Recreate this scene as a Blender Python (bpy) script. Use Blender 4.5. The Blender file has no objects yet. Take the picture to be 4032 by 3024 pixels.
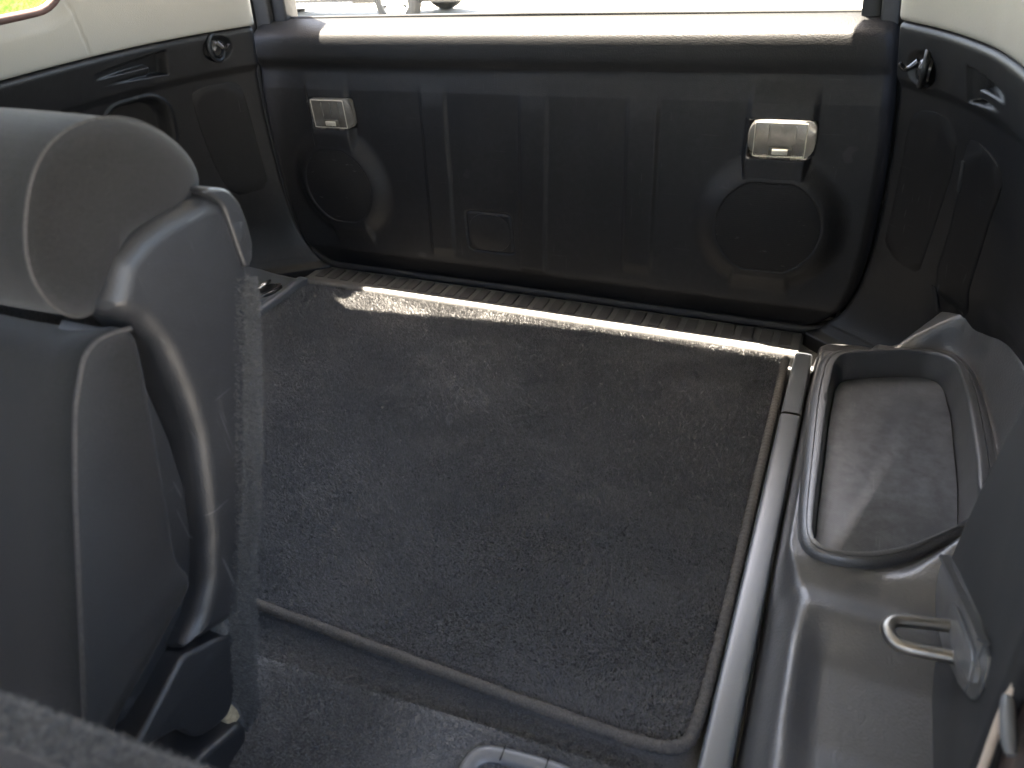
import bpy, bmesh, math, random
import numpy as np
from mathutils import Matrix, Vector

rng = np.random.default_rng(7)
random.seed(7)
scene = bpy.context.scene
COL = scene.collection

# ------------------------------------------------------------------ camera
cam_d = bpy.data.cameras.new("camera")
cam = bpy.data.objects.new("camera", cam_d)
COL.objects.link(cam)
cam.matrix_world = Matrix((
    (0.91135, -0.17526, 0.37245, 0.5446),
    (0.40424, 0.55172, -0.72952, -1.2078),
    (-0.07764, 0.81541, 0.57366, 0.7200),
    (0, 0, 0, 1)))
cam_d.sensor_width = 36.0
cam_d.sensor_fit = 'HORIZONTAL'
cam_d.lens = 25.68
cam_d.clip_start = 0.02
cam_d.clip_end = 500.0
cam_d.dof.use_dof = True
cam_d.dof.focus_distance = 1.22
cam_d.dof.aperture_fstop = 5.5
scene.camera = cam

# ------------------------------------------------------------------ sky, sun, exposure
SUN_TRAVEL = Vector((0.20, -0.20, -1.0)).normalized()
to_sun = -SUN_TRAVEL
elev = math.asin(to_sun.z)
world = bpy.data.worlds.new("World")
scene.world = world
world.use_nodes = True
wn = world.node_tree
for n in list(wn.nodes):
    wn.nodes.remove(n)
sky = wn.nodes.new("ShaderNodeTexSky")
sky.sky_type = 'NISHITA'
sky.sun_disc = False
sky.sun_elevation = elev
sky.sun_rotation = math.atan2(to_sun.x, to_sun.y)
sky.air_density = 1.0
sky.dust_density = 3.0
sky.ozone_density = 0.4
bg = wn.nodes.new("ShaderNodeBackground")
bg.inputs["Strength"].default_value = 0.085
wo = wn.nodes.new("ShaderNodeOutputWorld")
wn.links.new(sky.outputs[0], bg.inputs[0])
wn.links.new(bg.outputs[0], wo.inputs[0])

sun_d = bpy.data.lights.new("sun", 'SUN')
sun_d.energy = 5.0
sun_d.angle = math.radians(0.53)
sun_d.color = (1.0, 0.95, 0.86)
sun = bpy.data.objects.new("sun", sun_d)
COL.objects.link(sun)
sun.rotation_euler = to_sun.to_track_quat('Z', 'Y').to_euler()
sun.location = (0, 0, 5)

vs = scene.view_settings
vs.view_transform = 'Standard'
vs.look = 'None'
vs.gamma = 1.0
vs.exposure = 4.7
vs.use_curve_mapping = False
vs.use_white_balance = True          # camera balanced for open shade
vs.white_balance_temperature = 7250
vs.white_balance_tint = 12
scene.cycles.use_denoising = True
scene.cycles.max_bounces = 10
scene.cycles.diffuse_bounces = 4
scene.cycles.glossy_bounces = 4
scene.cycles.transparent_max_bounces = 12
scene.cycles.sample_clamp_indirect = 6.0

# ------------------------------------------------------------------ materials
MATS = {}

def _new(name):
    m = bpy.data.materials.new(name)
    m.use_nodes = True
    nt = m.node_tree
    b = nt.nodes["Principled BSDF"]
    return m, nt, b

def _coord(nt, scale=(1, 1, 1), rot=(0, 0, 0)):
    tc = nt.nodes.new("ShaderNodeTexCoord")
    mp = nt.nodes.new("ShaderNodeMapping")
    mp.inputs["Scale"].default_value = scale
    mp.inputs["Rotation"].default_value = rot
    nt.links.new(tc.outputs["Object"], mp.inputs["Vector"])
    return mp.outputs["Vector"]

def _noise(nt, vec, scale, detail=4, rough=0.55):
    n = nt.nodes.new("ShaderNodeTexNoise")
    n.inputs["Scale"].default_value = scale
    n.inputs["Detail"].default_value = detail
    n.inputs["Roughness"].default_value = rough
    nt.links.new(vec, n.inputs["Vector"])
    return n.outputs["Fac"]

def _ramp(nt, fac, stops):
    r = nt.nodes.new("ShaderNodeValToRGB")
    el = r.color_ramp.elements
    while len(el) < len(stops):
        el.new(0.5)
    for e, (p, c) in zip(el, stops):
        e.position = p
        e.color = (c[0], c[1], c[2], 1) if isinstance(c, (tuple, list)) else (c, c, c, 1)
    nt.links.new(fac, r.inputs["Fac"])
    return r.outputs["Color"]

def _math(nt, op, a, b=None, clamp=False):
    n = nt.nodes.new("ShaderNodeMath")
    n.operation = op
    n.use_clamp = clamp
    for i, v in enumerate((a, b)):
        if v is None:
            continue
        if isinstance(v, (int, float)):
            n.inputs[i].default_value = v
        else:
            nt.links.new(v, n.inputs[i])
    return n.outputs[0]

def _mix(nt, fac, a, b):
    n = nt.nodes.new("ShaderNodeMix")
    n.data_type = 'RGBA'
    for i, v in ((0, fac), (6, a), (7, b)):
        if isinstance(v, (int, float)):
            n.inputs[i].default_value = v
        elif isinstance(v, (tuple, list)):
            n.inputs[i].default_value = (v[0], v[1], v[2], 1)
        else:
            nt.links.new(v, n.inputs[i])
    return n.outputs[2]

def _bump(nt, height, strength, dist, b, prev=None):
    n = nt.nodes.new("ShaderNodeBump")
    n.inputs["Strength"].default_value = strength
    n.inputs["Distance"].default_value = dist
    nt.links.new(height, n.inputs["Height"])
    if prev is not None:
        nt.links.new(prev, n.inputs["Normal"])
    nt.links.new(n.outputs[0], b.inputs["Normal"])
    return n.outputs[0]

def plastic(name, col, rough=0.42, grain=0.35, gs=520.0, dust=0.25, scratch=0.0, spec=0.5):
    """moulded interior plastic: leathery grain, uneven gloss, a film of dust, a few scuffs"""
    m, nt, b = _new(name)
    v = _coord(nt)
    big = _noise(nt, v, 7.0, 5, 0.6)
    fine = _noise(nt, v, 90.0, 4, 0.6)
    blot = _math(nt, 'MULTIPLY', big, fine)
    dcol = tuple(min(1, c * 1.0 + 0.055) for c in col)
    df = _math(nt, 'MULTIPLY', _ramp(nt, blot, [(0.20, 0.0), (0.42, 1.0)]), dust, True)
    c = _mix(nt, df, col, dcol)
    # lint and dust flecks
    vo = nt.nodes.new("ShaderNodeTexVoronoi")
    vo.inputs["Scale"].default_value = 75.0
    nt.links.new(v, vo.inputs["Vector"])
    fl = _ramp(nt, vo.outputs["Distance"], [(0.0, 1.0), (0.045, 0.0)])
    gate = _ramp(nt, _noise(nt, v, 19.0, 2), [(0.58, 0.0), (0.62, 1.0)])
    fm = _math(nt, 'MULTIPLY', _math(nt, 'MULTIPLY', fl, gate), 0.5 * (dust > 0))
    c = _mix(nt, fm, c, (0.30, 0.29, 0.27))
    if scratch > 0:
        s = None
        for rot, sc in (((0.35, 0.2, 0.5), (14, 14, 320)), ((0.9, -0.4, 0.2), (260, 16, 22)), ((-0.3, 0.1, -0.8), (22, 300, 16))):
            vv = _coord(nt, sc, rot)
            k = _ramp(nt, _noise(nt, vv, 1.0, 1, 0.3), [(0.735, 0.0), (0.76, 1.0)])
            s = k if s is None else _math(nt, 'MAXIMUM', s, k)
        s = _math(nt, 'MULTIPLY', s, _ramp(nt, _noise(nt, v, 11.0, 2), [(0.45, 0.0), (0.6, 1.0)]))
        c = _mix(nt, _math(nt, 'MULTIPLY', s, scratch), c, (0.22, 0.22, 0.22))
    nt.links.new(c, b.inputs["Base Color"])
    r = _ramp(nt, blot, [(0.10, max(0.05, rough - 0.02)), (0.50, min(1, rough + 0.05))])
    nt.links.new(r, b.inputs["Roughness"])
    b.inputs["Specular IOR Level"].default_value = spec
    g = nt.nodes.new("ShaderNodeTexVoronoi")
    g.feature = 'F1'
    g.inputs["Scale"].default_value = gs
    wv = nt.nodes.new("ShaderNodeMixRGB")
    wv.blend_type = 'ADD'
    wv.inputs[0].default_value = 0.0025
    nt.links.new(v, wv.inputs[1])
    nz = nt.nodes.new("ShaderNodeTexNoise")
    nz.inputs["Scale"].default_value = 300
    nt.links.new(v, nz.inputs["Vector"])
    nt.links.new(nz.outputs["Color"], wv.inputs[2])
    nt.links.new(wv.outputs[0], g.inputs["Vector"])
    if grain > 0:
        p = _bump(nt, g.outputs["Distance"], grain, 0.0006, b)
        _bump(nt, _noise(nt, v, 1500.0, 2), grain * 0.3, 0.0003, b, p)
    MATS[name] = m
    return m

def fabric(name, col, rot, scale=900.0, strength=0.5):
    m, nt, b = _new(name)
    v = _coord(nt)
    w = nt.nodes.new("ShaderNodeTexWave")
    w.wave_type = 'BANDS'
    w.bands_direction = 'Z'
    w.inputs["Scale"].default_value = scale / 6.2832 * 2
    w.inputs["Distortion"].default_value = 0.6
    w.inputs["Detail"].default_value = 2
    w.inputs["Detail Scale"].default_value = 3
    nt.links.new(_coord(nt, (1, 1, 1), rot), w.inputs["Vector"])
    big = _noise(nt, v, 9, 4, 0.6)
    fz = _noise(nt, v, 1400, 3, 0.7)
    c1 = _mix(nt, _math(nt, 'MULTIPLY', w.outputs["Fac"], 0.35), col, tuple(c * 1.5 for c in col))
    c2 = _mix(nt, _ramp(nt, big, [(0.3, 0.0), (0.7, 0.25)]), c1, tuple(c * 1.35 + 0.006 for c in col))
    c2 = _mix(nt, _ramp(nt, _noise(nt, v, 520, 3, 0.75), [(0.38, 0.0), (0.66, 0.55)]), c2, tuple(c * 1.9 + 0.004 for c in col))
    vo = nt.nodes.new("ShaderNodeTexVoronoi")
    vo.inputs["Scale"].default_value = 60
    nt.links.new(v, vo.inputs["Vector"])
    fl = _ramp(nt, vo.outputs["Distance"], [(0.0, 1.0), (0.03, 0.0)])
    gate = _ramp(nt, _noise(nt, v, 23.0, 2), [(0.60, 0.0), (0.63, 0.55)])
    c2 = _mix(nt, _math(nt, 'MULTIPLY', fl, gate), c2, (0.35, 0.33, 0.31))
    nt.links.new(c2, b.inputs["Base Color"])
    b.inputs["Roughness"].default_value = 0.95
    b.inputs["Specular IOR Level"].default_value = 0.15
    b.inputs["Sheen Weight"].default_value = 0.10
    b.inputs["Sheen Roughness"].default_value = 0.4
    p = _bump(nt, w.outputs["Fac"], strength, 0.0004, b)
    _bump(nt, fz, 0.6, 0.0005, b, p)
    MATS[name] = m
    return m

def pile(name, col, var=0.5, light=(0.16, 0.155, 0.15)):
    m, nt, b = _new(name)
    v = _coord(nt)
    a = _noise(nt, v, 420, 3, 0.7)
    c = _ramp(nt, a, [(0.3, tuple(x * (1 - var) for x in col)), (0.5, col), (0.72, tuple(x * (1 + var) for x in col))])
    big = _noise(nt, v, 6, 4, 0.6)
    c = _mix(nt, _ramp(nt, big, [(0.35, 0.0), (0.7, 0.45)]), c, light)
    nt.links.new(c, b.inputs["Base Color"])
    b.inputs["Roughness"].default_value = 0.9
    b.inputs["Specular IOR Level"].default_value = 0.2
    b.inputs["Sheen Weight"].default_value = 0.25
    _bump(nt, _noise(nt, v, 700, 3, 0.7), 0.8, 0.002, b)
    MATS[name] = m
    return m

def simple(name, col, rough=0.5, metal=0.0, noise=0.15, ns=40.0, bump=0.0, spec=0.5):
    m, nt, b = _new(name)
    v = _coord(nt)
    n = _noise(nt, v, ns, 4, 0.6)
    c = _ramp(nt, n, [(0.3, tuple(x * (1 - noise) for x in col)), (0.7, tuple(min(1, x * (1 + noise)) for x in col))])
    nt.links.new(c, b.inputs["Base Color"])
    b.inputs["Roughness"].default_value = rough
    b.inputs["Metallic"].default_value = metal
    b.inputs["Specular IOR Level"].default_value = spec
    if bump:
        _bump(nt, _noise(nt, v, ns * 12, 3), bump, 0.0008, b)
    MATS[name] = m
    return m

plastic('door_plastic', (0.0052, 0.0053, 0.0061), 0.52, 0.30, 560, 0.10, 0.05, 0.30)
plastic('wall_plastic', (0.0060, 0.0062, 0.0070), 0.44, 0.30, 560, 0.08, 0.03, 0.32)
plastic('cover_plastic', (0.0042, 0.0043, 0.0049), 0.50, 0.12, 700, 0.04, 0.12, 0.26)
plastic('console_plastic', (0.060, 0.0600, 0.0610), 0.35, 0.42, 380, 0.08, 0.02, 0.95)
plastic('tray_plastic', (0.050, 0.0510, 0.053), 0.34, 0.40, 520, 0.10, 0.08, 1.0)
plastic('rail_plastic', (0.078, 0.087, 0.097), 0.30, 0.20, 700, 0.06, 0.04, 1.0)
plastic('shell_plastic', (0.0150, 0.0156, 0.0176), 0.45, 0.32, 600, 0.08, 0.22, 0.6)
plastic('block_plastic', (0.034, 0.0335, 0.033), 0.5, 0.3, 700, 0.2, 0.1)
plastic('sill_plastic', (0.066, 0.065, 0.063), 0.48, 0.30, 700, 0.5, 0.4)
plastic('belt_dust', (0.0076, 0.0077, 0.0080), 0.55, 0.55, 420, 0.05, 0.03, 0.25)
plastic('beige_trim', (0.235, 0.224, 0.198), 0.55, 0.25, 620, 0.08)
plastic('pillar_plastic', (0.017, 0.017, 0.0175), 0.6, 0.15, 600, 0.2)
plastic('grey_handle', (0.10, 0.103, 0.106), 0.38, 0.15, 800, 0.3)
simple('rubber', (0.009, 0.009, 0.010), 0.65, 0, 0.2)
simple('black_gap', (0.004, 0.004, 0.004), 0.8, 0, 0.1)
simple('chrome', (0.62, 0.62, 0.63), 0.12, 1.0, 0.05)
simple('zinc_steel', (0.30, 0.28, 0.25), 0.38, 1.0, 0.12, 60, 0.1)
simple('dark_steel', (0.13, 0.13, 0.13), 0.36, 0.5, 0.15, 60, 0.1)
simple('jamb_paint', (0.035, 0.022, 0.020), 0.35, 0, 0.15)
simple('seal_strip', (0.55, 0.45, 0.36), 0.35, 0, 0.1)
simple('padding', (0.42, 0.34, 0.22), 0.95, 0, 0.35, 120, 0.8)
fabric('seat_fabric', (0.0118, 0.0113, 0.0114), (0.30, 0.0, 0.0), 1300, 0.8)
fabric('seat_front_fabric', (0.0070, 0.0069, 0.0068), (0.0, 0.3, 0.0), 1700, 0.5)  # smoother weave, and darker to stand in for weaker light on the front
simple('piping', (0.055, 0.052, 0.051), 0.9, 0, 0.25, 500, 0.5, 0.2)
pile('mat_pile', (0.122, 0.120, 0.118), 0.22, (0.175, 0.172, 0.168))
pile('mat_base', (0.08, 0.08, 0.08), 0.3, (0.07, 0.07, 0.07))
pile('floor_pile', (0.085, 0.085, 0.086), 0.4, (0.135, 0.134, 0.134))
pile('seat_pile', (0.050, 0.049, 0.048), 0.9, (0.10, 0.098, 0.095))

def binding_mat():
    m, nt, b = _new('binding')
    v = _coord(nt)
    n = _noise(nt, v, 620, 2, 0.6)
    c = _ramp(nt, n, [(0.3, (0.030, 0.028, 0.026)), (0.7, (0.095, 0.088, 0.080))])
    nt.links.new(c, b.inputs["Base Color"])
    b.inputs["Roughness"].default_value = 0.8
    b.inputs["Specular IOR Level"].default_value = 0.3
    _bump(nt, n, 0.8, 0.001, b)
    MATS['binding'] = m
binding_mat()

def grille_mat():
    m, nt, b = _new('grille_mesh')
    v = _coord(nt)
    w = nt.nodes.new("ShaderNodeTexWave")
    w.bands_direction = 'Z'
    w.inputs["Scale"].default_value = 95
    w.inputs["Distortion"].default_value = 0.2
    nt.links.new(v, w.inputs["Vector"])
    vo = nt.nodes.new("ShaderNodeTexVoronoi")
    vo.feature = 'DISTANCE_TO_EDGE'
    vo.inputs["Scale"].default_value = 62
    nt.links.new(v, vo.inputs["Vector"])
    c = _mix(nt, w.outputs["Fac"], (0.004, 0.004, 0.0045), (0.0085, 0.008, 0.008))
    e = _ramp(nt, vo.outputs["Distance"], [(0.0, 0.25), (0.08, 0.0)])
    c = _mix(nt, e, c, (0.012, 0.0117, 0.0115))
    s = _ramp(nt, _noise(nt, _coord(nt, (40, 40, 190), (0, 0.5, 0.3)), 1.0, 2), [(0.70, 0.0), (0.74, 0.7)])
    c = _mix(nt, s, c, (0.06, 0.06, 0.06))
    nt.links.new(c, b.inputs["Base Color"])
    b.inputs["Roughness"].default_value = 0.65
    b.inputs["Specular IOR Level"].default_value = 0.25
    _bump(nt, w.outputs["Fac"], 0.25, 0.0006, b)
    MATS['grille_mesh'] = m
grille_mat()

def lens_mat():
    m, nt, b = _new('lamp_lens')
    v = _coord(nt)
    n = _noise(nt, v, 55, 3)
    c = _ramp(nt, n, [(0.3, (0.80, 0.79, 0.76)), (0.7, (0.90, 0.89, 0.87))])
    nt.links.new(c, b.inputs["Base Color"])
    b.inputs["Roughness"].default_value = 0.12
    b.inputs["Transmission Weight"].default_value = 0.96
    b.inputs["IOR"].default_value = 1.49
    w = nt.nodes.new("ShaderNodeTexWave")
    w.bands_direction = 'X'
    w.inputs["Scale"].default_value = 130
    nt.links.new(v, w.inputs["Vector"])
    _bump(nt, w.outputs["Fac"], 0.25, 0.0006, b)
    MATS['lamp_lens'] = m
lens_mat()
simple('lamp_reflector', (0.105, 0.101, 0.090), 0.4, 0, 0.12, 90)
simple('lamp_switch', (0.36, 0.34, 0.285), 0.3, 0, 0.06)
simple('lamp_frame', (0.06, 0.055, 0.04), 0.4, 0, 0.2)

def glass_mat():
    m = bpy.data.materials.new('window_glass')
    m.use_nodes = True
    nt = m.node_tree
    nt.nodes.remove(nt.nodes["Principled BSDF"])
    out = nt.nodes["Material Output"]
    t = nt.nodes.new("ShaderNodeBsdfTransparent")
    t.inputs[0].default_value = (0.93, 0.95, 0.93, 1)
    g = nt.nodes.new("ShaderNodeBsdfGlossy")
    g.inputs["Roughness"].default_value = 0.02
    f = nt.nodes.new("ShaderNodeFresnel")
    f.inputs["IOR"].default_value = 1.45
    mx = nt.nodes.new("ShaderNodeMixShader")
    nt.links.new(f.outputs[0], mx.inputs[0])
    nt.links.new(t.outputs[0], mx.inputs[1])
    nt.links.new(g.outputs[0], mx.inputs[2])
    nt.links.new(mx.outputs[0], out.inputs["Surface"])
    MATS['window_glass'] = m
glass_mat()
simple('gravel', (0.40, 0.385, 0.355), 0.95, 0, 0.28, 3.0, 0.6)
simple('grass', (0.13, 0.24, 0.03), 0.8, 0, 0.35, 2.0, 0.5)
simple('truck_paint', (0.62, 0.62, 0.60), 0.25, 0.3, 0.03)
simple('tyre', (0.02, 0.02, 0.02), 0.85, 0, 0.2)
simple('alloy', (0.75, 0.74, 0.70), 0.25, 0.6, 0.05)
simple('dark_glass', (0.02, 0.02, 0.025), 0.05, 0, 0.05)
simple('truck_black', (0.025, 0.025, 0.025), 0.5, 0, 0.2)

# ------------------------------------------------------------------ mesh helpers
def mk(name, V, F, mat, parent=None, sharp=38.0, smooth=True, kind=None):
    me = bpy.data.meshes.new(name)
    V = np.asarray(V, float).reshape(-1, 3)
    if parent is not None:
        b = parent
        off = np.zeros(3)
        while b is not None:
            off += np.array(b.location)
            b = b.parent
        V = V - off
    me.from_pydata(V.tolist(), [], [list(map(int, f)) for f in F])
    me.validate()
    me.update()
    if smooth:
        me.shade_smooth()
        if sharp:
            me.set_sharp_from_angle(angle=math.radians(sharp))
    me.materials.append(MATS[mat])
    o = bpy.data.objects.new(name, me)
    COL.objects.link(o)
    if parent is not None:
        o.parent = parent
    if kind:
        o["kind"] = kind
    return o

def thing(name, label, cat, loc=(0, 0, 0), group=None):
    o = bpy.data.objects.new(name, None)
    o.empty_display_size = 0.05
    COL.objects.link(o)
    o.location = loc
    o["label"] = label
    o["category"] = cat
    if group:
        o["group"] = group
    return o

def tag(o, label, cat, group=None):
    o["label"] = label
    o["category"] = cat
    if group:
        o["group"] = group
    return o

def gridF(nu, nv, cu=False, cv=False, off=0, flip=False):
    F = []
    for i in range(nu if cu else nu - 1):
        i2 = (i + 1) % nu
        for j in range(nv if cv else nv - 1):
            j2 = (j + 1) % nv
            q = (off + i * nv + j, off + i2 * nv + j, off + i2 * nv + j2, off + i * nv + j2)
            F.append(q[::-1] if flip else q)
    return F

def ss(a, b, x):
    t = np.clip((x - a) / (b - a), 0, 1)
    return t * t * (3 - 2 * t)

def chaikin(P, it=3, closed=True):
    P = np.asarray(P, float)
    for _ in range(it):
        if closed:
            Q = np.roll(P, -1, 0)
            P = np.stack([0.75 * P + 0.25 * Q, 0.25 * P + 0.75 * Q], 1).reshape(-1, P.shape[1])
        else:
            A, B = P[:-1], P[1:]
            M_ = np.stack([0.75 * A + 0.25 * B, 0.25 * A + 0.75 * B], 1).reshape(-1, P.shape[1])
            P = np.vstack([P[:1], M_, P[-1:]])
    return P

def resample(P, n, closed=False):
    P = np.asarray(P, float)
    if closed:
        P = np.vstack([P, P[:1]])
    d = np.r_[0, np.cumsum(np.linalg.norm(np.diff(P, axis=0), axis=1))]
    t = np.linspace(0, d[-1], n + 1)[:-1] if closed else np.linspace(0, d[-1], n)
    return np.stack([np.interp(t, d, P[:, k]) for k in range(P.shape[1])], 1)

def rounded(P, r, k=5):
    """closed outline with every corner filleted to about radius r"""
    P = np.asarray(P, float)
    n = len(P)
    out = []
    for i in range(n):
        p, q, s = P[i - 1], P[i], P[(i + 1) % n]
        a_, b_ = p - q, s - q
        la, lb = np.linalg.norm(a_), np.linalg.norm(b_)
        d = min(r, la * .45, lb * .45)
        A, B = q + a_ / la * d, q + b_ / lb * d
        for t in np.linspace(0, 1, k):
            out.append((1 - t) ** 2 * A + 2 * t * (1 - t) * q + t * t * B)
    return np.array(out)

def ccw(P):
    x, y = P[:, 0], P[:, 1]
    return P if np.sum(x * np.roll(y, -1) - np.roll(x, -1) * y) > 0 else P[::-1]

def inset(P, d):
    """move a CCW outline inwards by d"""
    T = np.roll(P, -1, 0) - np.roll(P, 1, 0)
    T /= np.linalg.norm(T, axis=1, keepdims=True) + 1e-12
    N = np.stack([-T[:, 1], T[:, 0]], 1)
    return P + N * d

def safe_inset(P, d):
    """inset that drops the loops which a large offset makes at tight corners"""
    Q = inset(P, d)
    if d < 1e-5:
        return Q
    A, B = P, np.roll(P, -1, 0)
    AB = B - A
    t = np.clip(((Q[:, None] - A[None]) * AB[None]).sum(2) / ((AB ** 2).sum(1) + 1e-15)[None], 0, 1)
    dist = np.linalg.norm(Q[:, None] - (A[None] + t[..., None] * AB[None]), axis=2).min(1)
    ok = dist > d * .985
    if ok.all() or not ok.any():
        return Q
    n = len(Q)
    idx = np.where(ok)[0]
    ext = np.r_[idx - n, idx, idx + n]
    for k in np.where(~ok)[0]:
        j = np.searchsorted(ext, k)
        lo, hi = ext[j - 1], ext[j]
        Q[k] = Q[lo % n] if (k - lo) <= (hi - k) else Q[hi % n]
    return Q

def pad(name, poly, fmap, depth, radius, mat, parent=None, steps=5, rings=0, dome=0.0, back=False, sharp=38, n=None):
    """slab with the outline poly, rounded top edge; fmap(a, b, h) -> xyz, h = 0 at the top"""
    P = ccw(np.asarray(poly, float))
    P = ccw(resample(P, n or max(len(P), 40), True))
    L = [(P, -depth)]
    for k in range(steps + 1):
        th = (math.pi / 2) * k / steps
        L.append((safe_inset(P, radius * (1 - math.cos(th))), -radius * (1 - math.sin(th))))
    N = len(P)
    V = []
    for Q, h in L:
        V += [fmap(a, b, h) for a, b in Q]
    F = gridF(len(L), N, False, True)
    last = L[-1][0]
    if rings:
        c = last.mean(0)
        base = (len(L) - 1) * N
        for r in range(1, rings):
            s = 1 - r / rings
            V += [fmap(a, b, dome * (1 - s * s)) for a, b in c + (last - c) * s]
        F += gridF(rings, N, False, True, base)
        V.append(fmap(c[0], c[1], dome))
        e = len(V) - 1
        b0 = base + (rings - 1) * N
        F += [(b0 + i, b0 + (i + 1) % N, e)[::-1] for i in range(N)]
        F = [f for f in F]
    else:
        b0 = (len(L) - 1) * N
        F.append([b0 + i for i in range(N)][::-1])
    if back:
        F.append([i for i in range(N)])
    o = mk(name, V, F, mat, parent, sharp)
    fix_normals(o)
    return o

def fix_normals(o):
    bm = bmesh.new()
    bm.from_mesh(o.data)
    bmesh.ops.recalc_face_normals(bm, faces=bm.faces)
    bm.to_mesh(o.data)
    bm.free()

def tube(name, path, r, mat, parent=None, seg=12, closed=False, caps=True, sx=1.0):
    P = np.asarray(path, float)
    n = len(P)
    R = r if hasattr(r, '__len__') else [r] * n
    T = np.zeros_like(P)
    for i in range(n):
        a = P[(i - 1) % n] if (closed or i > 0) else P[i]
        b = P[(i + 1) % n] if (closed or i < n - 1) else P[i]
        T[i] = (b - a) / (np.linalg.norm(b - a) + 1e-12)
    up = np.array([0.03, 0.02, 1.0])
    if abs(T[0] @ up) > 0.9:
        up = np.array([1.0, 0.1, 0.02])
    u = np.cross(T[0], up); u /= np.linalg.norm(u)
    V = []
    for i in range(n):
        u = u - T[i] * (u @ T[i]); u /= np.linalg.norm(u)
        w = np.cross(T[i], u)
        for k in range(seg):
            a = 2 * math.pi * k / seg
            V.append(P[i] + R[i] * (math.cos(a) * u * sx + math.sin(a) * w))
    F = gridF(n, seg, closed, True)
    if caps and not closed:
        F.append(list(range(seg))[::-1])
        F.append([(n - 1) * seg + k for k in range(seg)])
    o = mk(name, V, F, mat, parent, 50)
    fix_normals(o)
    return o

def rbox(name, lo, hi, mat, parent=None, bev=0.004, seg=3, kind=None):
    bm = bmesh.new()
    bmesh.ops.create_cube(bm, size=1)
    lo, hi = np.array(lo, float), np.array(hi, float)
    for v in bm.verts:
        v.co = Vector(((lo + hi) / 2 + np.array(v.co) * (hi - lo)).tolist())
    if bev:
        bmesh.ops.bevel(bm, geom=list(bm.edges), offset=bev, segments=seg, profile=0.5, affect='EDGES')
    V = [tuple(v.co) for v in bm.verts]
    bm.verts.index_update()
    F = [[v.index for v in f.verts] for f in bm.faces]
    bm.free()
    return mk(name, V, F, mat, parent, 38, kind=kind)

def prism(name, poly3, vec, mat, parent=None, sharp=38):
    """solid from a flat outline swept by vec"""
    A = np.asarray(poly3, float)
    n = len(A)
    V = np.vstack([A, A + np.asarray(vec, float)])
    F = [(i, (i + 1) % n, n + (i + 1) % n, n + i) for i in range(n)] + [list(range(n))[::-1], list(range(n, 2 * n))]
    o = mk(name, V, F, mat, parent, sharp)
    fix_normals(o)
    return o

def tufts(name, base, nrm, length, width, lean, mat, parent, jitter=0.35):
    """a carpet pile: one small blade per base point (all arrays (n,3) or (n,))"""
    n = len(base)
    a = rng.uniform(0, 2 * math.pi, n)
    rv = np.stack([np.cos(a), np.sin(a), rng.normal(0, 0.4, n)], 1)
    t = np.cross(nrm, rv); t /= np.linalg.norm(t, axis=1, keepdims=True) + 1e-9
    L = (length * rng.uniform(0.65, 1.2, n))[:, None]
    d = nrm + lean + rng.normal(0, jitter, (n, 3))
    d /= np.linalg.norm(d, axis=1, keepdims=True)
    w = (width * rng.uniform(0.7, 1.3, n))[:, None] / 2
    off = np.zeros(3)
    b = parent
    while b is not None:
        off += np.array(b.location)
        b = b.parent
    base = base - off
    V = np.stack([base - t * w, base + t * w, base + d * L + t * w * 0.35, base + d * L - t * w * 0.35], 1).reshape(-1, 3)
    me = bpy.data.meshes.new(name)
    me.vertices.add(4 * n)
    me.vertices.foreach_set("co", V.astype(np.float32).ravel())
    me.loops.add(4 * n)
    me.loops.foreach_set("vertex_index", np.arange(4 * n, dtype=np.int32))
    me.polygons.add(n)
    me.polygons.foreach_set("loop_start", np.arange(0, 4 * n, 4, dtype=np.int32))
    me.update()
    me.validate()
    me.materials.append(MATS[mat])
    o = bpy.data.objects.new(name, me)
    COL.objects.link(o)
    o.parent = parent
    o["kind"] = "stuff"
    return o

def vnoise(x, y, f, seed=0):
    r = np.random.default_rng(seed)
    s = 0
    for k in range(6):
        a = r.uniform(0, 2 * math.pi)
        ff = f * r.uniform(0.5, 1.7)
        s = s + np.sin((x * math.cos(a) + y * math.sin(a)) * ff * 6.283 + r.uniform(0, 6.28)) * r.uniform(0.5, 1)
    return s / 3.0

# ------------------------------------------------------------------ shared shape of the body opening
def edge(z):      # half width of the tailgate opening at height z
    return np.interp(z, [0, .015, .05, .1, .17, .26, .34, .42, .5, .6, 1.0],
                     [.52, .55, .578, .594, .6, .6, .596, .588, .576, .565, .50])
def flare(y):     # how far the side walls spread, going forward from the tailgate
    yy = -np.asarray(y, float)
    return np.interp(yy, [-.1, 0, .02, .04, .06, .085, .11, .14, .17, .22, .27, .33, .5, .8],
                     [-.05, 0, .0155, .030, .0435, .058, .0705, .0835, .095, .107, .115, .12, .125, .125])
def wallx(y, z):
    z = np.asarray(z, float)
    low = 1 - ss(.10, .20, z)
    return np.minimum(edge(z) + .004 + flare(y) * (1 + .55 * np.maximum(0, .5 - z) / .38 + .30 * low), .822)

def _table(f, lo, hi, sig):
    t = np.linspace(lo, hi, 1600)
    v = f(t)
    k = int(sig / (t[1] - t[0]))
    w = np.exp(-0.5 * (np.arange(-3 * k, 3 * k + 1) / max(k, 1)) ** 2)
    w /= w.sum()
    e = np.r_[[v[0] + (v[1] - v[0]) * i for i in range(-3 * k, 0)], v, [v[-1] + (v[-1] - v[-2]) * i for i in range(1, 3 * k + 1)]]
    s = np.convolve(e, w, 'valid')
    return lambda q: np.interp(q, t, s)
_edge0, _flare0 = edge, flare
_e1 = _table(_edge0, .012, 1.05, .014)
edge = lambda z: np.where(np.asarray(z) < .03, _edge0(np.asarray(z)), _e1(np.maximum(np.asarray(z), .03)))
flare = _table(_flare0, -1.2, .06, .012)

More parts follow.
